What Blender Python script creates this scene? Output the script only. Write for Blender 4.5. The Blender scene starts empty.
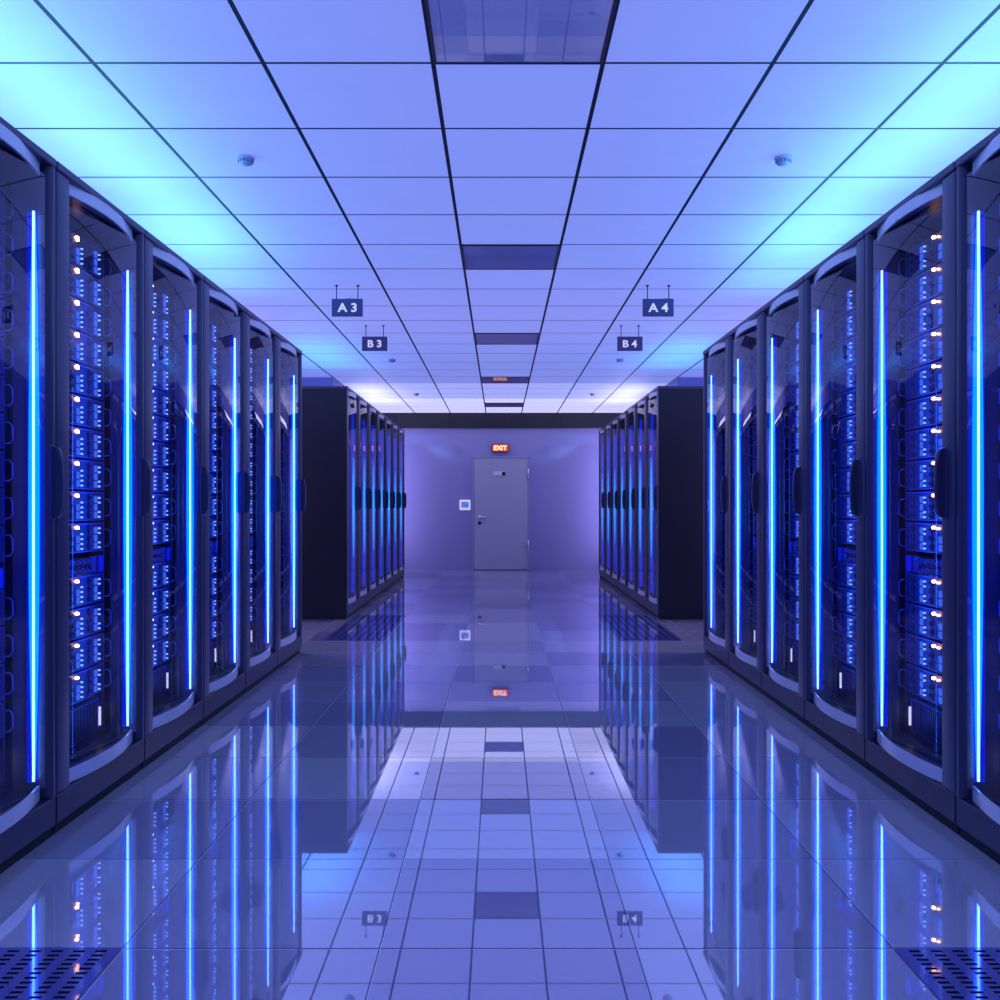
import bpy, bmesh, math, random
from mathutils import Vector, Matrix
random.seed(7)
scene = bpy.context.scene
COL = scene.collection

# ------------------------------------------------------------------ camera
cd = bpy.data.cameras.new('camera'); cam = bpy.data.objects.new('camera', cd); COL.objects.link(cam)
cam.location = (0, 0, 1.09); cam.rotation_euler = (math.pi/2, 0, 0)
cd.sensor_width = 36; cd.lens = 35.46; cd.shift_y = 0.0055; cd.clip_end = 100; cd.clip_start = 0.02
scene.camera = cam

# ------------------------------------------------------------------ world, exposure
w = bpy.data.worlds.new('world'); scene.world = w; w.use_nodes = True
w.node_tree.nodes['Background'].inputs[0].default_value = (0.03, 0.04, 0.18, 1)
w.node_tree.nodes['Background'].inputs[1].default_value = 0.5
vs = scene.view_settings
vs.view_transform = 'Standard'; vs.look = 'None'; vs.gamma = 1; vs.use_curve_mapping = False; vs.exposure = 0.0
cy = scene.cycles
cy.max_bounces = 8; cy.glossy_bounces = 5; cy.diffuse_bounces = 3; cy.transparent_max_bounces = 12
cy.sample_clamp_indirect = 4; cy.caustics_reflective = False; cy.caustics_refractive = False

# ------------------------------------------------------------------ lights
def area(name, loc, rot, sx, sy, col, power, spread=180):
    l = bpy.data.lights.new(name, 'AREA'); l.shape = 'RECTANGLE'; l.size = sx; l.size_y = sy
    l.color = col; l.energy = power; l.spread = math.radians(spread)
    o = bpy.data.objects.new(name, l); COL.objects.link(o); o.location = loc; o.rotation_euler = rot
    return o
UP = math.pi
CYAN = (0.20, 0.60, 1.0); AZURE = (0.08, 0.42, 1.0); ICE = (0.75, 0.72, 1.0)
for s in (-1, 1):
    # cove uplights lying on the cabinet roofs, behind the front edge
    area('roof_uplight', (s*1.95, 3.2, 2.27), (UP, 0, 0), 0.55, 3.4, CYAN, 14)
    area('roof_uplight', (s*1.95, 6.2, 2.27), (UP, 0, 0), 0.55, 1.9, AZURE, 15)
    area('roof_uplight', (s*1.90, 10.3, 2.27), (UP, 0, 0), 0.55, 1.8, (0.04, 0.36, 1.0), 13)
    area('roof_uplight', (s*1.80, 14.0, 2.31), (UP, -s*math.radians(25), 0), 0.4, 2.0, ICE, 9)
    area('roof_uplight', (s*1.78, 3.9, 2.33), (UP, -s*math.radians(35), 0), 0.3, 4.4, (0.10, 0.48, 1.0), 22)  # extra unseen lamp, added to spread the colour further across the ceiling
    # lamps at the aisle end, then a fill in the cross aisle
    area('aisle_end_lamp', (s*1.88, 16.1, 1.25), (math.radians(90), 0, s*math.radians(25)), 0.25, 2.0, (0.55, 0.52, 1.0), 9)
    area('cross_aisle_fill', (s*2.9, 8.35, 1.5), (math.radians(90), 0, s*math.radians(90)), 1.2, 2.0, (0.62, 0.52, 1.0), 22)  # unseen lavender fill, added to brighten the floor

# ------------------------------------------------------------------ helpers
def tag(o, label=None, cat=None, group=None, kind=None):
    if label: o['label'] = label
    if cat: o['category'] = cat
    if group: o['group'] = group
    if kind: o['kind'] = kind
    return o

def empty(name, loc, label, cat, group=None, rz=0):
    o = bpy.data.objects.new(name, None); COL.objects.link(o)
    o.empty_display_size = 0.1; o.location = loc; o.rotation_euler = (0, 0, rz)
    return tag(o, label, cat, group)

def copy_tree(o, parent=None):
    c = o.copy(); COL.objects.link(c); c.parent = parent
    for ch in o.children: copy_tree(ch, c)
    return c

class MB:
    """collects shapes into one mesh, several material slots allowed"""
    def __init__(self): self.bm = bmesh.new()
    def _mi(self, faces, mi, smooth=False):
        for f in faces:
            f.material_index = mi; f.smooth = smooth
    def box(self, x0, x1, y0, y1, z0, z1, mi=0, bev=0.0, seg=1):
        b = bmesh.new()
        bmesh.ops.create_cube(b, size=1)
        bmesh.ops.scale(b, vec=(abs(x1-x0), abs(y1-y0), abs(z1-z0)), verts=b.verts)
        bmesh.ops.translate(b, vec=((x0+x1)/2, (y0+y1)/2, (z0+z1)/2), verts=b.verts)
        if bev: bmesh.ops.bevel(b, geom=b.edges[:], offset=bev, segments=seg, affect='EDGES', profile=0.5)
        self._join(b, mi, bev and seg > 1)
        return self
    def _join(self, b, mi, smooth=False):
        vm = {}
        for v in b.verts: vm[v] = self.bm.verts.new(v.co)
        for f in b.faces:
            try: nf = self.bm.faces.new([vm[v] for v in f.verts])
            except ValueError: continue
            nf.material_index = mi; nf.smooth = bool(smooth)
        b.free()
    def cyl(self, p0, p1, r0, r1=None, n=16, mi=0, smooth=True):
        r1 = r0 if r1 is None else r1
        p0 = Vector(p0); p1 = Vector(p1); d = p1-p0
        b = bmesh.new()
        bmesh.ops.create_cone(b, cap_ends=True, segments=n, radius1=r0, radius2=r1, depth=d.length)
        q = d.to_track_quat('Z', 'Y').to_matrix().to_4x4()
        bmesh.ops.transform(b, matrix=Matrix.Translation((p0+p1)/2) @ q, verts=b.verts)
        self._join(b, mi, smooth); return self
    def lathe(self, c, prof, n=24, mi=0):
        rings = []
        for r, z in prof:
            rings.append([self.bm.verts.new((c[0]+r*math.cos(2*math.pi*i/n), c[1]+r*math.sin(2*math.pi*i/n), c[2]+z)) for i in range(n)])
        for a, b in zip(rings, rings[1:]):
            for i in range(n):
                f = self.bm.faces.new((a[i], a[(i+1) % n], b[(i+1) % n], b[i])); f.smooth = True; f.material_index = mi
        for r_ in (rings[0], rings[-1]):
            f = self.bm.faces.new(r_); f.material_index = mi
        return self
    def tube(self, pts, rad, n=8, mi=0):
        """round tube along points; rad is a number or one radius per point"""
        pts = [Vector(p) for p in pts]; rings = []
        for i, p in enumerate(pts):
            a = pts[max(0, i-1)]; b = pts[min(len(pts)-1, i+1)]
            d = (b-a).normalized()
            ref = Vector((0, 0, 1)) if abs(d.z) < 0.9 else Vector((1, 0, 0))
            u = d.cross(ref).normalized(); v = d.cross(u).normalized()
            r = rad[i] if isinstance(rad, (list, tuple)) else rad
            rings.append([self.bm.verts.new(p + r*(u*math.cos(2*math.pi*k/n)+v*math.sin(2*math.pi*k/n))) for k in range(n)])
        for a, b in zip(rings, rings[1:]):
            for k in range(n):
                f = self.bm.faces.new((a[k], a[(k+1) % n], b[(k+1) % n], b[k])); f.smooth = True; f.material_index = mi
        for r_ in (rings[0], rings[-1]):
            f = self.bm.faces.new(r_); f.material_index = mi
        return self
    def prism(self, poly, z0, z1, mi=0, smooth=False):
        """polygon in x,y extruded along z"""
        lo = [self.bm.verts.new((x, y, z0)) for x, y in poly]
        hi = [self.bm.verts.new((x, y, z1)) for x, y in poly]
        n = len(poly)
        for i in range(n):
            f = self.bm.faces.new((lo[i], lo[(i+1) % n], hi[(i+1) % n], hi[i])); f.material_index = mi; f.smooth = smooth
        f = self.bm.faces.new(lo); f.material_index = mi
        f = self.bm.faces.new(hi); f.material_index = mi
        return self
    def build(self, name, mats, parent=None, smooth_angle=None):
        bmesh.ops.recalc_face_normals(self.bm, faces=self.bm.faces)
        me = bpy.data.meshes.new(name); self.bm.to_mesh(me); self.bm.free()
        for m in (mats if isinstance(mats, (list, tuple)) else [mats]): me.materials.append(m)
        o = bpy.data.objects.new(name, me); COL.objects.link(o)
        if parent: o.parent = parent
        return o

# ------------------------------------------------------------------ materials
def new_mat(name):
    m = bpy.data.materials.new(name); m.use_nodes = True
    nt = m.node_tree; nt.nodes.clear()
    out = nt.nodes.new('ShaderNodeOutputMaterial')
    return m, nt, out

def pbr(name, col, rough=0.5, metal=0.0, spec=0.5, emis=None, estr=0, noise=0.0, nscale=30):
    m, nt, out = new_mat(name)
    p = nt.nodes.new('ShaderNodeBsdfPrincipled')
    p.inputs['Base Color'].default_value = (*col, 1)
    p.inputs['Roughness'].default_value = rough; p.inputs['Metallic'].default_value = metal
    p.inputs['Specular IOR Level'].default_value = spec
    if emis:
        p.inputs['Emission Color'].default_value = (*emis, 1); p.inputs['Emission Strength'].default_value = estr
    if noise:
        tc = nt.nodes.new('ShaderNodeTexCoord'); n = nt.nodes.new('ShaderNodeTexNoise'); n.inputs['Scale'].default_value = nscale
        mr = nt.nodes.new('ShaderNodeMapRange'); mr.inputs['To Min'].default_value = rough-noise; mr.inputs['To Max'].default_value = rough+noise
        nt.links.new(tc.outputs['Object'], n.inputs['Vector']); nt.links.new(n.outputs['Fac'], mr.inputs['Value'])
        nt.links.new(mr.outputs['Result'], p.inputs['Roughness'])
    nt.links.new(p.outputs[0], out.inputs[0])
    return m

class G:
    """small node-math builder"""
    def __init__(self, nt): self.nt = nt
    def m(self, op, a, b=None, c=None):
        n = self.nt.nodes.new('ShaderNodeMath'); n.operation = op
        for i, v in enumerate((a, b, c)):
            if v is None: continue
            if isinstance(v, (int, float)): n.inputs[i].default_value = v
            else: self.nt.links.new(v, n.inputs[i])
        return n.outputs[0]
    def xyz(self):
        g = self.nt.nodes.new('ShaderNodeNewGeometry'); s = self.nt.nodes.new('ShaderNodeSeparateXYZ')
        self.nt.links.new(g.outputs['Position'], s.inputs[0]); return s.outputs
    def comb(self, x, y, z=0):
        n = self.nt.nodes.new('ShaderNodeCombineXYZ')
        for i, v in enumerate((x, y, z)):
            if isinstance(v, (int, float)): n.inputs[i].default_value = v
            else: self.nt.links.new(v, n.inputs[i])
        return n.outputs[0]
    def mix(self, f, a, b):
        n = self.nt.nodes.new('ShaderNodeMix'); n.data_type = 'RGBA'
        for k, v in ((0, f), (6, a), (7, b)):
            if isinstance(v, (int, float, tuple)): n.inputs[k].default_value = v
            else: self.nt.links.new(v, n.inputs[k])
        return n.outputs[2]

def line_mask(g, coord, origin, step, half, shift=0.0):
    """1 on lines at origin + n*step (+shift)"""
    t = g.m('DIVIDE', g.m('SUBTRACT', coord, origin+shift-step/2), step)
    d = g.m('ABSOLUTE', g.m('SUBTRACT', g.m('FRACT', t), 0.5))
    return g.m('LESS_THAN', g.m('MULTIPLY', d, step), half)

CX0, CXS, CY0, CYS = -0.236, 0.6, 3.478, 0.605      # ceiling grid
FX0, FXS, FY0, FYS = 0.335, 0.632, 2.424, 0.612     # floor grid

def ceiling_mat():
    m, nt, out = new_mat('luminous ceiling tiles'); g = G(nt)
    x, y, z = g.xyz()
    ln = g.m('MAXIMUM', line_mask(g, x, CX0, CXS, 0.0085), line_mask(g, y, CY0, CYS, 0.0075))
    n = nt.nodes.new('ShaderNodeTexNoise'); n.inputs['Scale'].default_value = 5; n.inputs['Detail'].default_value = 6
    nt.links.new(g.comb(x, y, 0), n.inputs['Vector'])
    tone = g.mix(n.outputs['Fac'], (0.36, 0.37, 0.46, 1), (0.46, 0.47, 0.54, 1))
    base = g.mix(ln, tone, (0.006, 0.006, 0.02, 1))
    p = nt.nodes.new('ShaderNodeBsdfPrincipled'); p.inputs['Roughness'].default_value = 0.6
    nt.links.new(base, p.inputs['Base Color'])
    # white glow near the beam painted into the last tile rows, in steps
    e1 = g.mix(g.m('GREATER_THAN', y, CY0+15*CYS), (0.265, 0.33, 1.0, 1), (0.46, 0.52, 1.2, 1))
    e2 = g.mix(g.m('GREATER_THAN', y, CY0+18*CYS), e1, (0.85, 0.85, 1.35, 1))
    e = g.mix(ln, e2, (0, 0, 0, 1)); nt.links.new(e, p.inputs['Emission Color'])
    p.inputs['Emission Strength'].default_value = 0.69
    nt.links.new(p.outputs[0], out.inputs[0]); return m

def floor_mat():
    m, nt, out = new_mat('polished floor tiles'); g = G(nt)
    x, y, z = g.xyz()
    cx = g.m('FLOOR', g.m('DIVIDE', g.m('SUBTRACT', x, FX0), FXS)); cyy = g.m('FLOOR', g.m('DIVIDE', g.m('SUBTRACT', y, FY0), FYS))
    ang = g.m('ADD', g.m('ADD', g.m('MULTIPLY', cx, 12.9898), g.m('MULTIPLY', cyy, 78.233)), 4.7837665)
    rnd = g.m('FRACT', g.m('MULTIPLY', g.m('SINE', ang), 437.585))      # one random tone per tile
    tone = g.mix(rnd, (0.30, 0.27, 0.46, 1), (1.0, 0.94, 1.0, 1))
    dark = g.m('MAXIMUM', line_mask(g, x, FX0, FXS, 0.0016), line_mask(g, y, FY0, FYS, 0.0022))
    lite = g.m('MAXIMUM', line_mask(g, x, FX0, FXS, 0.0014, 0.003), line_mask(g, y, FY0, FYS, 0.002, -0.0045))
    c1 = g.mix(dark, tone, (0.02, 0.02, 0.08, 1)); c2 = g.mix(lite, c1, (0.9, 0.9, 1, 1))
    d = nt.nodes.new('ShaderNodeBsdfDiffuse'); nt.links.new(c2, d.inputs['Color'])
    gl = nt.nodes.new('ShaderNodeBsdfGlossy'); gl.inputs['Roughness'].default_value = 0.015
    gl.inputs['Color'].default_value = (0.88, 0.88, 1, 1)
    lw = nt.nodes.new('ShaderNodeFresnel'); lw.inputs['IOR'].default_value = 1.5
    f = g.m('ADD', g.m('MULTIPLY', rnd, 0.16), g.m('ADD', 0.34, g.m('MULTIPLY', lw.outputs[0], 0.6)))
    f = g.m('MULTIPLY', f, g.m('SUBTRACT', 1.0, g.m('MULTIPLY', g.m('MAXIMUM', dark, lite), 0.6)))
    mx = nt.nodes.new('ShaderNodeMixShader')
    nt.links.new(f, mx.inputs[0]); nt.links.new(d.outputs[0], mx.inputs[1]); nt.links.new(gl.outputs[0], mx.inputs[2])
    nt.links.new(mx.outputs[0], out.inputs[0]); return m

def gloss_mix(name, col, fac, rough=0.03, gcol=(0.9, 0.9, 1)):
    m, nt, out = new_mat(name)
    d = nt.nodes.new('ShaderNodeBsdfDiffuse'); d.inputs['Color'].default_value = (*col, 1)
    gl = nt.nodes.new('ShaderNodeBsdfGlossy'); gl.inputs['Roughness'].default_value = rough; gl.inputs['Color'].default_value = (*gcol, 1)
    mx = nt.nodes.new('ShaderNodeMixShader'); mx.inputs[0].default_value = fac
    nt.links.new(d.outputs[0], mx.inputs[1]); nt.links.new(gl.outputs[0], mx.inputs[2]); nt.links.new(mx.outputs[0], out.inputs[0])
    return m

def glass_mat():
    m, nt, out = new_mat('tinted curved glass'); g = G(nt)
    t = nt.nodes.new('ShaderNodeBsdfTransparent'); t.inputs['Color'].default_value = (0.90, 0.91, 0.98, 1)
    gl = nt.nodes.new('ShaderNodeBsdfGlossy'); gl.inputs['Roughness'].default_value = 0.0; gl.inputs['Color'].default_value = (0.85, 0.85, 1, 1)
    lw = nt.nodes.new('ShaderNodeLayerWeight'); lw.inputs['Blend'].default_value = 0.5   # facing = 1 - |cos|
    f = g.m('ADD', 0.05, g.m('MULTIPLY', 0.75, g.m('POWER', lw.outputs['Facing'], 3.5)))
    mx = nt.nodes.new('ShaderNodeMixShader')
    nt.links.new(f, mx.inputs[0]); nt.links.new(t.outputs[0], mx.inputs[1]); nt.links.new(gl.outputs[0], mx.inputs[2])
    nt.links.new(mx.outputs[0], out.inputs[0]); return m

def clear_mat():
    m, nt, out = new_mat('inner glass face')
    t = nt.nodes.new('ShaderNodeBsdfTransparent'); t.inputs['Color'].default_value = (0.95, 0.95, 1.0, 1)
    nt.links.new(t.outputs[0], out.inputs[0]); return m

def emit(name, col, strength):
    m, nt, out = new_mat(name)
    e = nt.nodes.new('ShaderNodeEmission'); e.inputs[0].default_value = (*col, 1); e.inputs[1].default_value = strength
    nt.links.new(e.outputs[0], out.inputs[0]); return m

M = {}
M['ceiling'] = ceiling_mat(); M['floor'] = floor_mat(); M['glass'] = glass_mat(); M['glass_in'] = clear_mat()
M['panel_off'] = gloss_mix('unlit glossy panel', (0.50, 0.44, 0.80), 0.30, 0.02)
M['wall'] = gloss_mix('polished lavender wall', (0.37, 0.35, 0.72), 0.08, 0.05)
M['wall_plain'] = pbr('painted wall', (0.30, 0.30, 0.62), 0.5)
M['beam'] = pbr('dark fascia', (0.012, 0.012, 0.03), 0.35)
M['soffit'] = pbr('lavender soffit', (0.42, 0.36, 0.80), 0.5)
M['frame'] = pbr('dark violet metal', (0.085, 0.078, 0.16), 0.33, 0.3, 0.5, noise=0.05)
M['plinth'] = pbr('dark plinth metal', (0.035, 0.033, 0.075), 0.35, 0.2, 0.5, noise=0.05)
M['frame_black'] = pbr('black powder coat', (0.012, 0.012, 0.028), 0.35, 0, 0.5, noise=0.05)
M['void'] = pbr('black recess', (0.002, 0.002, 0.006), 0.7)
M['inner'] = pbr('cabinet lining', (0.03, 0.03, 0.10), 0.45)
M['trim'] = pbr('brushed pale metal', (0.95, 0.92, 1.0), 0.3, 0.15, noise=0.08, nscale=8)
M['handle'] = pbr('handle plastic', (0.06, 0.06, 0.15), 0.25)
M['core'] = emit('lamp core', (0.30, 0.86, 1.0), 3.2)
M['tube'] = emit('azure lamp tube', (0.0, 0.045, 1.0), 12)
M['strip_halo'] = emit('blue lamp halo', (0.004, 0.012, 1.0), 0.7); M['tube_far'] = emit('dim blue lamp tube', (0.008, 0.05, 0.9), 0.9); M['core_far'] = emit('dim azure lamp core', (0.02, 0.36, 1.0), 1.6)
M['server'] = pbr('server face', (0.045, 0.05, 0.17), 0.35, 0.4)
M['server_edge'] = pbr('server bezel', (0.14, 0.15, 0.42), 0.3, 0.6)
M['blue_led'] = emit('blue drive light', (0.05, 0.15, 1.0), 1.0)
M['cyan_led'] = emit('cyan drive light', (0.20, 0.40, 1.0), 1.9)
M['amber'] = emit('warm status lamp', (1.0, 0.46, 0.20), 7)
M['amber_small'] = emit('small warm status lamp', (1.0, 0.85, 0.75), 3)
M['white_led'] = emit('white indicator', (0.75, 0.75, 1.0), 1.3)
M['cable'] = pbr('blue cable', (0.05, 0.07, 0.50), 0.35)
M['sign'] = pbr('sign board', (0.12, 0.10, 0.26), 0.5)
M['white'] = pbr('white lettering', (0.85, 0.85, 0.95), 0.5, emis=(0.8, 0.8, 1.0), estr=0.0)
M['letter'] = pbr('white with added glow', (0.85, 0.85, 0.95), 0.5, emis=(0.75, 0.72, 1.0), estr=0.55)  # emission added to the white so lettering shows bright in dim light
M['rod'] = pbr('rod metal', (0.05, 0.05, 0.12), 0.4, 0.5)
M['plastic'] = pbr('pale plastic', (0.65, 0.60, 0.85), 0.4)
M['plastic_dark'] = pbr('grey plastic', (0.10, 0.10, 0.24), 0.5)
M['exit_red'] = emit('lit red exit face', (0.85, 0.07, 0.03), 1.0)
M['exit_white'] = emit('lit exit lettering', (1.0, 0.72, 0.45), 1.6)
M['door'] = pbr('painted door', (0.50, 0.50, 0.74), 0.4)
M['door_frame'] = pbr('door frame', (0.42, 0.42, 0.72), 0.4)
M['chrome'] = pbr('chrome', (0.7, 0.7, 0.9), 0.2, 1.0)
M['screen'] = emit('blue reader screen', (0.06, 0.20, 0.85), 0.9)
M['tile_perf'] = gloss_mix('perforated metal tile', (0.16, 0.16, 0.48), 0.3, 0.04)
_nt = M['tile_perf'].node_tree; _g = G(_nt); _lw = _nt.nodes.new('ShaderNodeLayerWeight'); _lw.inputs['Blend'].default_value = 0.5
_mx = [n for n in _nt.nodes if n.type == 'MIX_SHADER'][0]
_nt.links.new(_g.m('ADD', 0.22, _g.m('MULTIPLY', 0.75, _g.m('POWER', _lw.outputs['Facing'], 4.0))), _mx.inputs[0])

# ------------------------------------------------------------------ room shell
RX, Y0, YB, ZC = 3.3, -2.5, 16.64, 2.6525
def st(o): o['kind'] = 'structure'; return o
st(MB().box(-RX, RX, Y0, YB+0.2, -0.1, 0).build('floor', M['floor']))
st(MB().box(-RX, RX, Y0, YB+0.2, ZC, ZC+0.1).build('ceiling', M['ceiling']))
st(MB().box(-RX-0.1, -RX, Y0, YB+0.2, -0.1, ZC+0.1).build('wall_left', M['wall_plain']))
st(MB().box(RX, RX+0.1, Y0, YB+0.2, -0.1, ZC+0.1).build('wall_right', M['wall_plain']))
st(MB().box(-RX, RX, YB, YB+0.1, 0, ZC).build('wall_back', M['wall']))
st(MB().box(-RX, RX, Y0-0.1, Y0, -0.1, ZC+0.1).build('wall_front', M['wall_plain']))
b = MB()
xs = [-RX + 0.003]
x = -2.71
while x < RX: xs.append(x); x += 0.937
xs.append(RX-0.003)
for a, c in zip(xs, xs[1:]): b.box(a+0.002, c-0.002, YB-0.05, YB, 2.396, ZC)
st(b.build('trim_1', M['beam']))
st(MB().box(-RX, -2.036, 12.0, YB-0.05, 2.42, ZC).build('trim_2', M['soffit']))
st(MB().box(2.164, RX, 12.0, YB-0.05, 2.42, ZC).build('trim_3', M['soffit']))

# ------------------------------------------------------------------ door in the back wall
def door():
    r = empty('door_1', (0, YB, 0), None, None); r['kind'] = 'structure'
    yf = 0
    X0, X1, T = -0.472, 0.500, 1.895
    MB().box(X0, X0+0.022, -0.03, 0, 0, T+0.022, bev=0.003).box(X1-0.022, X1, -0.03, 0, 0, T+0.022, bev=0.003).box(X0, X1, -0.03, 0, T, T+0.022, bev=0.003).build('door_frame', M['door_frame'], r)
    MB().box(X0+0.026, X1-0.026, -0.020, -0.002, 0.01, T-0.004, bev=0.003).build('door_leaf', M['door'], r)
    h = MB(); h.cyl((-0.345, -0.02, 0.90), (-0.345, -0.028, 0.90), 0.027); h.cyl((-0.345, -0.028, 0.90), (-0.345, -0.07, 0.90), 0.010)
    h.tube([(-0.345, -0.068, 0.90), (-0.30, -0.070, 0.902), (-0.235, -0.066, 0.900)], 0.012, 10)
    h.build('door_handle', M['chrome'], r)
    k = MB(); k.cyl((-0.345, -0.02, 0.795), (-0.345, -0.03, 0.795), 0.028).box(-0.35, -0.31, -0.034, -0.028, 0.785, 0.805)
    k.build('keyhole_plate', M['frame_black'], r)
    for z0 in (1.545, 0.33):
        MB().cyl((0.478, -0.032, z0), (0.478, -0.032, z0+0.17), 0.012).box(0.458, 0.495, -0.026, -0.018, z0+0.01, z0+0.16).build('hinge', M['chrome'], r)
    p = MB().box(-0.110, 0.095, -0.032, -0.019, 1.592, 1.664, bev=0.006).build('door_plate', M['white'], r)
    p['label'] = 'small white plate with a black end'
    MB().box(0.035, 0.090, -0.036, -0.031, 1.598, 1.658, bev=0.002).build('plate_end', M['void'], p)
    MB().box(-0.095, 0.025, -0.0335, -0.0315, 1.604, 1.652).build('plate_insert', M['white'], p)
door()

# exit sign
def text_mesh(name, s, size, mat, parent, loc, rot, ext=0.003, bold=0.0, spacing=1.0, xs=1.0):
    cu = bpy.data.curves.new(name, 'FONT'); cu.body = s; cu.size = size; cu.align_x = 'CENTER'; cu.align_y = 'CENTER'
    cu.extrude = ext; cu.offset = bold; cu.space_character = spacing
    t = bpy.data.objects.new('tmp', cu); COL.objects.link(t)
    dg = bpy.context.evaluated_depsgraph_get()
    me = bpy.data.meshes.new_from_object(t.evaluated_get(dg)); bpy.data.objects.remove(t)
    me.materials.clear(); me.materials.append(mat)
    # centre on real bounds
    vx = [v.co.x for v in me.vertices]; vy = [v.co.y for v in me.vertices]
    cx, cyy = (min(vx)+max(vx))/2, (min(vy)+max(vy))/2
    for v in me.vertices: v.co.x = (v.co.x-cx)*xs; v.co.y -= cyy
    o = bpy.data.objects.new(name, me); COL.objects.link(o); o.parent = parent; o.location = loc; o.rotation_euler = rot
    return o

e = empty('exit_sign', (0.006, YB, 2.06), 'lit red EXIT sign on the back wall above the door', 'sign')
MB().box(-0.145, 0.145, -0.07, 0, -0.067, 0.067, bev=0.006).build('housing', M['frame_black'], e)
MB().box(-0.134, 0.134, -0.076, -0.069, -0.056, 0.056, bev=0.002).build('lit_face', M['exit_red'], e)
text_mesh('lettering', 'EXIT', 0.105, M['exit_white'], e, (0, -0.078, 0), (math.pi/2, 0, 0), 0.0015, 0.004, 1.05, 0.98)

# card reader left of the door
e = empty('card_reader', (-0.590, YB, 1.098), 'white square card reader with a blue screen left of the door', 'card reader')
MB().box(-0.09, 0.09, -0.03, 0, -0.086, 0.086, bev=0.012, seg=3).build('housing', M['letter'], e)  # housing takes the white with emission added, to look bright
MB().box(-0.062, 0.062, -0.034, -0.029, -0.045, 0.055, bev=0.004).build('screen', M['screen'], e)
g_ = MB()
for i in range(3): g_.box(-0.045, 0.02-0.02*i, -0.037, -0.033, 0.026-i*0.028, 0.036-i*0.028)
g_.box(0.028, 0.046, -0.037, -0.033, 0.012, 0.040)
g_.build('screen_mark', M['white'], e)

# ------------------------------------------------------------------ unlit ceiling panels
PX0, PX1 = CX0, CX0+CXS
plab = ['nearest unlit violet panel in the centre strip of the ceiling', 'second nearest unlit violet ceiling panel, before the A signs',
        'third nearest unlit violet ceiling panel, beyond the B signs', 'fourth unlit violet ceiling panel, mirroring the EXIT sign',
        'farthest unlit violet ceiling panel, close to the dark beam']
for i in range(5):
    n = -1 + 5*i
    y0 = CY0+n*CYS
    e = empty('ceiling_panel', (0, y0, ZC), plab[i], 'ceiling panel', 'unlit panels down the middle of the ceiling')
    MB().box(PX0+0.012, PX1-0.012, 0.012, CYS-0.012, -0.004, 0.001).build('panel_face', M['panel_off'], e)
    f = MB(); 
    f.box(PX0+0.003, PX0+0.014, 0.003, CYS-0.003, -0.007, 0.001); f.box(PX1-0.014, PX1-0.003, 0.003, CYS-0.003, -0.007, 0.001)
    f.box(PX0+0.014, PX1-0.014, 0.003, 0.012, -0.007, 0.001); f.box(PX0+0.014, PX1-0.014, CYS-0.012, CYS-0.003, -0.007, 0.001)
    f.build('panel_rim', M['frame_black'], e)

# smoke detectors
first = None
dl = [(-1.14, 4.416, 'nearest'), (1.27, 4.416, 'nearest'), (-1.14, 7.45, 'second'), (1.27, 7.45, 'second'), (-1.15, 10.5, 'third'), (1.28, 10.5, 'third'), (-1.165, 13.7, 'farthest'), (1.29, 13.7, 'farthest')]
for x, y, w_ in dl:
    side = 'left' if x < 0 else 'right'
    extra = {'nearest': ' with open ceiling all around it', 'second': ' directly behind the %s sign' % ('A3' if x < 0 else 'A4'), 'third': ' beyond the %s sign' % ('B3' if x < 0 else 'B4'), 'farthest': ' closest to the dark beam'}[w_]
    lab = '%s smoke detector on the %s of the ceiling%s' % (w_, side, extra)
    if first is None:
        first = e = empty('smoke_detector', (x, y, ZC), lab, 'smoke detector', 'smoke detectors on the ceiling')
        MB().lathe((0, 0, 0), [(0.038, 0.001), (0.040, -0.006), (0.037, -0.016)], 28).build('base', M['plastic'], e)
        MB().lathe((0, 0, 0), [(0.031, -0.015), (0.033, -0.022), (0.028, -0.032), (0.016, -0.038), (0.004, -0.039)], 28).build('sensor_cap', M['plastic'], e)
        v = MB()
        for k in range(12):
            a = 2*math.pi*k/12; c, s_ = math.cos(a), math.sin(a)
            v.cyl((0.0315*c, 0.0315*s_, -0.024), (0.0345*c, 0.0345*s_, -0.024), 0.004, n=6)
        v.build('vent_ring', M['plastic_dark'], e)
    else:
        e = copy_tree(first); e.location = (x, y, ZC); e['label'] = lab

# hanging signs
def hang_sign(txt, x, y):
    lab = 'dark hanging sign reading %s on two thin rods from the ceiling' % txt
    e = empty('hanging_sign', (x, y, ZC), lab, 'sign', 'row signs hanging from the ceiling')
    zt, zb = 2.556-ZC, 2.431-ZC
    MB().box(-0.110, 0.110, -0.006, 0.006, zb, zt, bev=0.0015).build('sign_board', M['sign'], e)
    for dx in (-0.076, 0.076):
        rd = MB().cyl((dx, 0, zt), (dx, 0, -0.004), 0.0035, n=8).build('hanging_rod', M['rod'], e)
        MB().lathe((dx, 0, 0), [(0.012, 0.0), (0.012, -0.004), (0.004, -0.012)], 12).build('ceiling_cap', M['rod'], rd)
    text_mesh('lettering', txt[0]+' '+txt[1], 0.085, M['letter'], e, (0, -0.0075, (zt+zb)/2), (math.pi/2, 0, 0), 0.001, 0.0022, 1.0, 1.12)
hang_sign('A3', -1.084, 6.99); hang_sign('B3', -1.088, 8.55); hang_sign('A4', 1.122, 6.99); hang_sign('B4', 1.127, 8.55)

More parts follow.
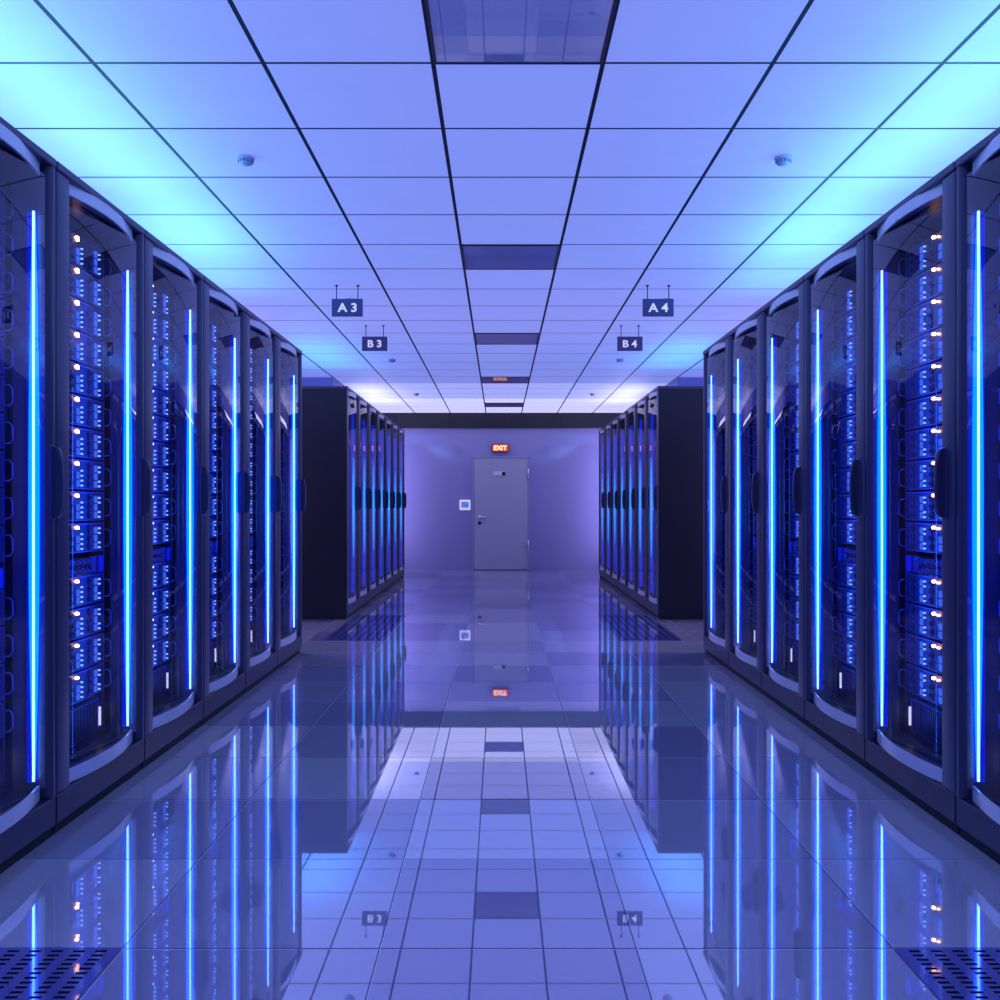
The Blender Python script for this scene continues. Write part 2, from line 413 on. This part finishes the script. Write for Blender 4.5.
# ------------------------------------------------------------------ perforated floor tiles
def perforated(x0, x1, y0, y1, label):
    e = empty('perforated_floor_tile', (0, 0, 0), label, 'floor tile', 'perforated tiles in the floor')
    b = bmesh.new(); z, zb = 0.004, 0.0008
    cols = max(1, round((x1-x0-0.03)/0.056)); rows = max(1, round((y1-y0-0.02)/0.0225))
    px = (x1-x0-0.03)/cols; py = (y1-y0-0.02)/rows
    X = [x0]; Y = [y0]; xf = [0]; yf = [0]
    for i in range(cols): X += [x0+0.015+px*(i+0.24), x0+0.015+px*(i+0.76)]
    for j in range(rows): Y += [y0+0.01+py*(j+0.28), y0+0.01+py*(j+0.74)]
    X.append(x1); Y.append(y1)
    def quad(p, mi):
        f = b.faces.new([b.verts.new(q) for q in p]); f.material_index = mi
    for i in range(len(X)-1):
        if i % 2 == 0: quad([(X[i], y0, z), (X[i+1], y0, z), (X[i+1], y1, z), (X[i], y1, z)], 0)
        else:
            for j in range(len(Y)-1):
                slot = j % 2 == 1; zz = zb if slot else z
                quad([(X[i], Y[j], zz), (X[i+1], Y[j], zz), (X[i+1], Y[j+1], zz), (X[i], Y[j+1], zz)], 1 if slot else 0)
                if slot:
                    for (a, c) in (((X[i], Y[j]), (X[i+1], Y[j])), ((X[i], Y[j+1]), (X[i+1], Y[j+1])), ((X[i], Y[j]), (X[i], Y[j+1])), ((X[i+1], Y[j]), (X[i+1], Y[j+1]))):
                        quad([(*a, zb), (*c, zb), (*c, z), (*a, z)], 1)
    for (a, c) in (((x0, y0), (x1, y0)), ((x1, y0), (x1, y1)), ((x1, y1), (x0, y1)), ((x0, y1), (x0, y0))):
        quad([(*a, 0), (*c, 0), (*c, z), (*a, z)], 0)
    me = bpy.data.meshes.new('grille_plate'); b.to_mesh(me); b.free()
    me.materials.append(M['tile_perf']); me.materials.append(M['void'])
    o = bpy.data.objects.new('grille_plate', me); COL.objects.link(o); o.parent = e
    e.location = ((x0+x1)/2, (y0+y1)/2, 0); o.location = (-(x0+x1)/2, -(y0+y1)/2, 0)
YN = FY0
perforated(-1.44, -0.931, YN-FYS+0.003, YN-0.003, 'slotted blue floor tile at the bottom left beside the nearest left cabinet')
perforated(0.969, 1.475, YN-FYS+0.003, YN-0.003, 'slotted blue floor tile at the bottom right beside the nearest right cabinet')
for k, wd in ((9, 'nearest'), (10, 'middle'), (11, 'farthest')):
    perforated(-1.43, -0.931, YN+k*FYS+0.003, YN+(k+1)*FYS-0.003, '%s of three slotted floor tiles by the far left cabinet block' % wd)
    perforated(0.969, 1.47, YN+k*FYS+0.003, YN+(k+1)*FYS-0.003, '%s of three slotted floor tiles by the far right cabinet block' % wd)

# ------------------------------------------------------------------ cabinets
W, PITCH, H, DEP = 0.798, 0.808, 2.232, 1.0
def arc(u): return 0.008-0.048*((u-0.42)/0.36)**2          # pale trims
def glass_arc(u): return -0.012-0.145*(u-0.70)**2             # pane: flat beside the lamp, turning away at the post

def make_cabinet(s, far):
    """s = -1 left row, +1 right row; local y runs from the near edge to the far edge, outward to the aisle is -s*x"""
    X = lambda v: -s*v
    r = bpy.data.objects.new('server_cabinet', None); COL.objects.link(r)
    B = lambda mb, v0, v1, u0, u1, z0, z1, **k: mb.box(X(v0), X(v1), u0, u1, z0, z1, **k)
    # carcass: back, two side panels, floor and ceiling boards
    c = MB()
    B(c, -DEP, -DEP+0.02, 0, W, 0.13, H-0.03); B(c, -DEP+0.02, -0.13, 0, 0.02, 0.13, H-0.03); B(c, -DEP+0.02, -0.13, W-0.02, W, 0.13, H-0.03)
    B(c, -DEP+0.02, -0.13, 0.02, W-0.02, 0.13, 0.16); B(c, -DEP+0.02, -0.13, 0.02, W-0.02, H-0.06, H-0.03)
    c.build('carcass', M['frame_black'], r)
    l = MB(); B(l, -0.62, -0.60, 0.03, W-0.03, 0.17, H-0.07); l.build('inner_lining', M['inner'], r)
    sp = MB(); B(sp, -DEP, -0.003, -0.005, -0.0005, 0.03, H-0.031); sp.build('side_panel', M['frame_black'], r)
    p = MB(); B(p, -DEP, 0.0, 0, W, 0.036, 0.130, bev=0.003); p.build('plinth', M['plinth'], r)
    ft = MB(); B(ft, -DEP+0.03, -0.012, 0.0, W, 0, 0.036); ft.build('base', M['void'], r)  # black colour stands in for the shadow gap under the plinth
    t = MB(); B(t, -DEP, 0.004, 0, W, H-0.030, H, bev=0.004); t.build('roof', M['frame'], r)
    post = MB(); B(post, -0.13, 0.0, 0, 0.098, 0.132, H-0.031, bev=0.007, seg=3); post.build('post', M['frame'], r)
    # far stile, rounded, with a fluted line
    sm = MB(); poly = []
    for u, v in ((W, -0.13), (W, -0.006), (W-0.004, 0.0), (W-0.018, 0.001), (W-0.026, -0.003), (W-0.031, -0.010), (W-0.034, -0.020), (W-0.034, -0.044), (W-0.026, -0.046), (W-0.026, -0.13)):
        poly.append((X(v), u))
    sm.prism(poly, 0.132, H-0.031); sm.build('stile', M['frame'], r)
    # header and sill boards between post and stile
    hd = MB(); B(hd, -0.13, -0.05, 0.10, W-0.036, H-0.062, H-0.031); hd.build('door_header', M['frame_black'], r)
    hd = MB(); B(hd, -0.13, -0.05, 0.10, W-0.036, 0.130, 0.150); hd.build('door_sill', M['frame_black'], r)
    # curved glass door
    N = 24; us = [0.05+(0.748-0.05)*i/N for i in range(N+1)]
    def band(name, z0, z1, thick, out, mat, parent, smooth=True, arc=arc):
        bm = bmesh.new(); F = []; K = []; fr = []
        for u in us:
            F.append((bm.verts.new((X(arc(u)+out), u, z0)), bm.verts.new((X(arc(u)+out), u, z1))))
            K.append((bm.verts.new((X(arc(u)+out-thick), u, z0)), bm.verts.new((X(arc(u)+out-thick), u, z1))))
        for pr in F: fr += pr
        for i in range(N):
            for q in ((F[i][0], F[i+1][0], F[i+1][1], F[i][1]), (K[i][0], K[i][1], K[i+1][1], K[i+1][0])):
                f = bm.faces.new(q); f.smooth = smooth
            bm.faces.new((F[i][1], F[i+1][1], K[i+1][1], K[i][1])); bm.faces.new((F[i][0], K[i][0], K[i+1][0], F[i+1][0]))
        for i in (0, N): bm.faces.new((F[i][0], F[i][1], K[i][1], K[i][0]))
        bmesh.ops.recalc_face_normals(bm, faces=bm.faces)
        for e_ in bm.edges:
            if len(e_.link_faces) == 2 and abs(e_.link_faces[0].normal.dot(e_.link_faces[1].normal)) < 0.5: e_.smooth = False
        me = bpy.data.meshes.new(name)
        if isinstance(mat, list):
            for f in bm.faces: f.material_index = 1
            for f in bm.faces:
                if all(any(v is q for q in fr) for v in f.verts): f.material_index = 0
        bm.to_mesh(me); bm.free()
        for m_ in (mat if isinstance(mat, list) else [mat]): me.materials.append(m_)
        o = bpy.data.objects.new(name, me); COL.objects.link(o); o.parent = parent; return o
    d = band('glass_door', 0.175, 2.165, 0.005, 0.0, [M['glass'], M['glass_in']], r, arc=glass_arc)
    a_ = band('door_trim', 2.163, 2.205, 0.008, 0.002, M['trim'], d); a_['label'] = 'pale curved metal strip at the top of the door'
    a_ = band('door_trim', 0.133, 0.180, 0.008, 0.002, M['trim'], d); a_['label'] = 'pale curved metal strip at the bottom of the door'
    for z0, z1 in ((2.166, 2.200), (0.136, 0.177)):      # dark shelf between trim and pane
        pl = [(X(arc(u)-0.007), u) for u in us] + [(X(min(glass_arc(u), arc(u)-0.009)), u) for u in reversed(us)]
        sh = MB().prism(pl, z0, z1).build('trim_shelf', M['frame'], d)
    # handle on the stile
    h = MB(); hp = []; hu = 0.767 if s < 0 else 0.062       # seen from the aisle the grip is always on the right
    for k in range(13):                       # solid bow grip standing out from the stile
        a = math.pi*k/12; hp.append((0.034*math.sin(a)**0.35, 1.165+0.118*math.cos(a)))
    bmh = h.bm; ring = []
    for u, k_ in ((hu, 0.004), (hu+0.004, 0.0), (hu+0.018, 0.0), (hu+0.022, 0.004)):
        ring.append([bmh.verts.new((X(max(0.0, v-k_)), u, z)) for v, z in hp] )
    for a_1, b_1 in zip(ring, ring[1:]):
        for k in range(12):
            f = bmh.faces.new((a_1[k], a_1[k+1], b_1[k+1], b_1[k])); f.smooth = True
        bmh.faces.new((a_1[0], b_1[0], b_1[-1], a_1[-1]))
    bmh.faces.new(ring[0]); bmh.faces.new(ring[-1])
    B(h, -0.012 if s > 0 else -0.006, 0.004, hu-0.006, hu+0.028, 1.042, 1.288, bev=0.004)
    h.build('handle', M['handle'], r)
    # light strip beside the glass
    zs0, zs1 = 0.195, 2.045
    L = MB(); B(L, -0.080, -0.026, 0.7655, 0.7695, zs0-0.01, zs1+0.005); ls = L.build('light_strip', M['strip_halo'], r); ls['label'] = 'glowing blue vertical light strip'  # glowing plate imitates the blue halo around the strip
    n = 20; zz = [zs0+(zs1-zs0)*i/n for i in range(n+1)]
    prof = [0.004+0.0125*min(1, math.sin(math.pi*min(0.5, max(0.0, 1.05*min(i/n, 1-i/n))))**0.8) for i in range(n+1)]  # taper draws the strip's glow into the tube shape
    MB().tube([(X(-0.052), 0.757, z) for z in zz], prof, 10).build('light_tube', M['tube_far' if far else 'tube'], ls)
    if far: MB().tube([(X(-0.048), 0.7425, z) for z in zz[4:16]], [0.003+0.010*math.sin(math.pi*k/11) for k in range(12)], 8).build('light_core', M['core_far'], ls)  # short core shapes the brighter middle of the far strip's glow
    else: MB().tube([(X(-0.047), 0.7425, z) for z in zz], 0.004, 8).build('light_core', M['core'], ls)
    # mounting rails and side lining
    for u0 in (0.10, 0.757):
        rl = MB(); B(rl, -0.20, -0.155, u0, u0+0.02, 0.17, H-0.07)
        rl.build('mounting_rail', M['inner'], r)
    return r

def make_server(s, stars):
    """unit face 0.65 wide, 0.113 high; local origin at the near bottom front corner"""
    X = lambda v: -s*v
    h = 0.113; Wd = 0.63
    r = MB(); r.box(X(-0.42), X(-0.004), 0, Wd, 0.0, h, mi=0, bev=0.002)
    r.box(X(-0.02), X(0.0), 0, Wd, h-0.006, h, mi=1); r.box(X(-0.02), X(0.0), 0, Wd, 0, 0.004, mi=1)
    r.box(X(-0.02), X(0.0), Wd-0.010, Wd, 0.004, h-0.006, mi=1)
    if s < 0: blue = [0.055+0.165*k for k in range(4)]; dots = [q+0.033 for q in blue]; cir = [q-0.055 for q in blue[1:]]
    else: blue = [Wd-0.150+0.165*k-0.330 for k in range(3)]; dots = [q-0.028 for q in blue]; cir = [q+0.085 for q in blue]
    for cpos in cir:
        for k in range(3):
            z = 0.022+0.034*k
            r.cyl((X(-0.004), cpos, z), (X(0.0015), cpos, z), 0.015, n=6, mi=1, smooth=False)
            r.cyl((X(0.001), cpos, z), (X(0.0022), cpos, z), 0.011, n=6, mi=2, smooth=False)
    root = r.build('server_unit', [M['server'], M['server_edge'], M['void']])
    for i, (q, dq) in enumerate(zip(blue, dots)):
        m = MB(); lampcol = (i == 2 if s < 0 else i == 1)
        for k in range(2 if lampcol else 3): m.box(X(-0.004), X(0.003), q-0.011, q+0.011, 0.008+0.031*k, 0.034+0.031*k, mi=0, bev=0.002)
        for k in range(4 if lampcol else 5):
            if not lampcol and k == 2: continue
            m.cyl((X(-0.004), dq, 0.014+0.019*k), (X(0.004), dq, 0.014+0.019*k), 0.0036, n=8, mi=1)
        m.build('drive_light', [M['blue_led'], M['cyan_led']], root)
    lamp_u = blue[2]-0.030 if s < 0 else blue[1]+0.036
    if not stars: lamp_u += 0.024 if s < 0 else -0.012
    m = MB()
    if stars:
        m.lathe((0, 0, 0), [(0.001, -0.007), (0.007, -0.005), (0.009, 0), (0.007, 0.005), (0.001, 0.007)], 12)
        bmesh.ops.translate(m.bm, vec=(X(0.008), lamp_u, 0.098), verts=m.bm.verts)
        m.cyl((X(-0.004), lamp_u-0.024*s, 0.094), (X(0.006), lamp_u-0.024*s, 0.094), 0.0042, n=8)
    else:
        m.cyl((X(-0.004), lamp_u, 0.100), (X(0.006), lamp_u, 0.100), 0.0045, n=8)
    m.build('status_lamp', M['amber'] if stars else M['amber_small'], root)
    m = MB(); m.tube([(X(-0.002), Wd-0.006, 0.016), (X(0.017), Wd+0.004, 0.018), (X(0.024), Wd+0.006, 0.03), (X(0.024), Wd+0.006, 0.072), (X(0.017), Wd+0.004, 0.084), (X(-0.002), Wd-0.006, 0.086)], 0.0032, 8)
    m.build('pull_handle', M['server_edge'], root)
    return root

def make_patch(s):
    X = lambda v: -s*v
    Wd = 0.63; r = MB(); r.box(X(-0.30), X(-0.010), 0, Wd, 0.006, 0.072, bev=0.003)
    r.box(X(-0.012), X(0.0), Wd-0.05, Wd, 0.006, 0.072, bev=0.003)
    root = r.build('cable_tray', M['cable'])
    for q in (0.33, 0.375, 0.42, 0.465):
        for z in (0.022, 0.056):
            pts = []
            for k in range(9):
                a = -math.pi*0.5+math.pi*k/8
                pts.append((X(-0.012+0.035*math.cos(a)), q+0.006*k/8, z+0.016*math.sin(a)))
            MB().tube(pts, 0.0035, 6).build('cable_loop', M['server_edge'], root)
    MB().cyl((X(-0.012), 0.52, 0.035), (X(0.002), 0.52, 0.035), 0.013, n=14).build('socket', M['server_edge'], root)
    return root

def make_storage(s):
    X = lambda v: -s*v
    Wd = 0.63; r = MB(); r.box(X(-0.45), X(-0.02), 0, Wd, 0, 0.148, bev=0.002)
    for k in range(34):
        u = 0.012+0.0165*k; r.box(X(-0.02), X(-0.006), u, u+0.008, 0.012, 0.138)
    root = r.build('storage_unit', M['server'])
    m = MB()
    for k in range(9): m.box(X(-0.006), X(0.003), 0.588, 0.594, 0.036+0.0085*k, 0.042+0.0085*k)
    m.build('indicator_bar', M['white_led'], root)
    m = MB(); m.box(X(-0.02), X(-0.002), 0.572, 0.580, 0.02, 0.142).box(X(-0.02), X(-0.002), 0.30, 0.580, 0.142, 0.147)
    m.build('blue_edge', M['cable'], root)
    return root

NEAR0 = [2.452, 3.260, 4.068, 4.876, 5.684, 6.492]
FAR0 = [9.40+PITCH*k for k in range(7)]
order = ['first', 'second', 'third', 'fourth', 'fifth', 'sixth', 'seventh', 'eighth', 'ninth', 'tenth', 'eleventh', 'twelfth', 'thirteenth', 'lowest']
servers_group = {}
def relabel(o, lab): o['label'] = lab
for s, side, F in ((-1, 'left', 1.466), (1, 'right', 1.505)):
    protoC = {False: make_cabinet(s, False), True: make_cabinet(s, True)}; usedC = {True: False, False: False}
    protoS = {True: make_server(s, True), False: make_server(s, False)}; usedS = {True: False, False: False}
    protoP, protoT = make_patch(s), make_storage(s); usedP = False
    pos = [(y, i, False) for i, y in enumerate(NEAR0)] + [(y, i, True) for i, y in enumerate(FAR0)]
    for y, i, far in pos:
        c = copy_tree(protoC[far]) if usedC[far] else protoC[far]; usedC[far] = True
        c.location = (s*(F if not far else F-(0.006 if s < 0 else -0.005)), y, 0)
        if not far:
            tag(c, 'server cabinet with blue light strip, %s from the camera in near %s row' % (order[i], side), 'server cabinet', 'near %s row of server cabinets' % side)
        else:
            tag(c, 'server cabinet with blue light strip, %s from the camera in far %s block' % (order[i] if i < 6 else 'last', side), 'server cabinet', 'far %s block of server cabinets' % side)
        if far: continue
        cabname = '%s near %s cabinet' % (order[i], side)
        star = (i == 1)
        xs_ = s*(F+0.148); tops = [2.120-0.1223*k for k in range(10)]+[0.815-0.1223*k for k in range(4)]
        for k, zt in enumerate(tops):
            sv = copy_tree(protoS[star]) if usedS[star] else protoS[star]; usedS[star] = True
            sv.location = (xs_, y+0.124, zt-0.111)
            what = 'server with blue lights and warm lamp' if star else 'server with blue lights'
            tag(sv, '%s, %s from the top in %s' % (what, order[k], cabname) if k < 13 else '%s, lowest in %s' % (what, cabname), 'server', 'server units in the %s' % cabname)
        pt = copy_tree(protoP) if usedP else protoP; pt.location = (xs_, y+0.124, 0.815)
        tag(pt, 'blue cable tray with looped cables between servers in %s' % cabname, 'cable tray', 'cable trays in the near %s row' % side)
        tt = copy_tree(protoT) if usedP else protoT; tt.location = (xs_, y+0.124, 0.168)
        tag(tt, 'ribbed dark storage unit with white light bar at bottom of %s' % cabname, 'storage unit', 'storage units in the near %s row' % side)
        usedP = True
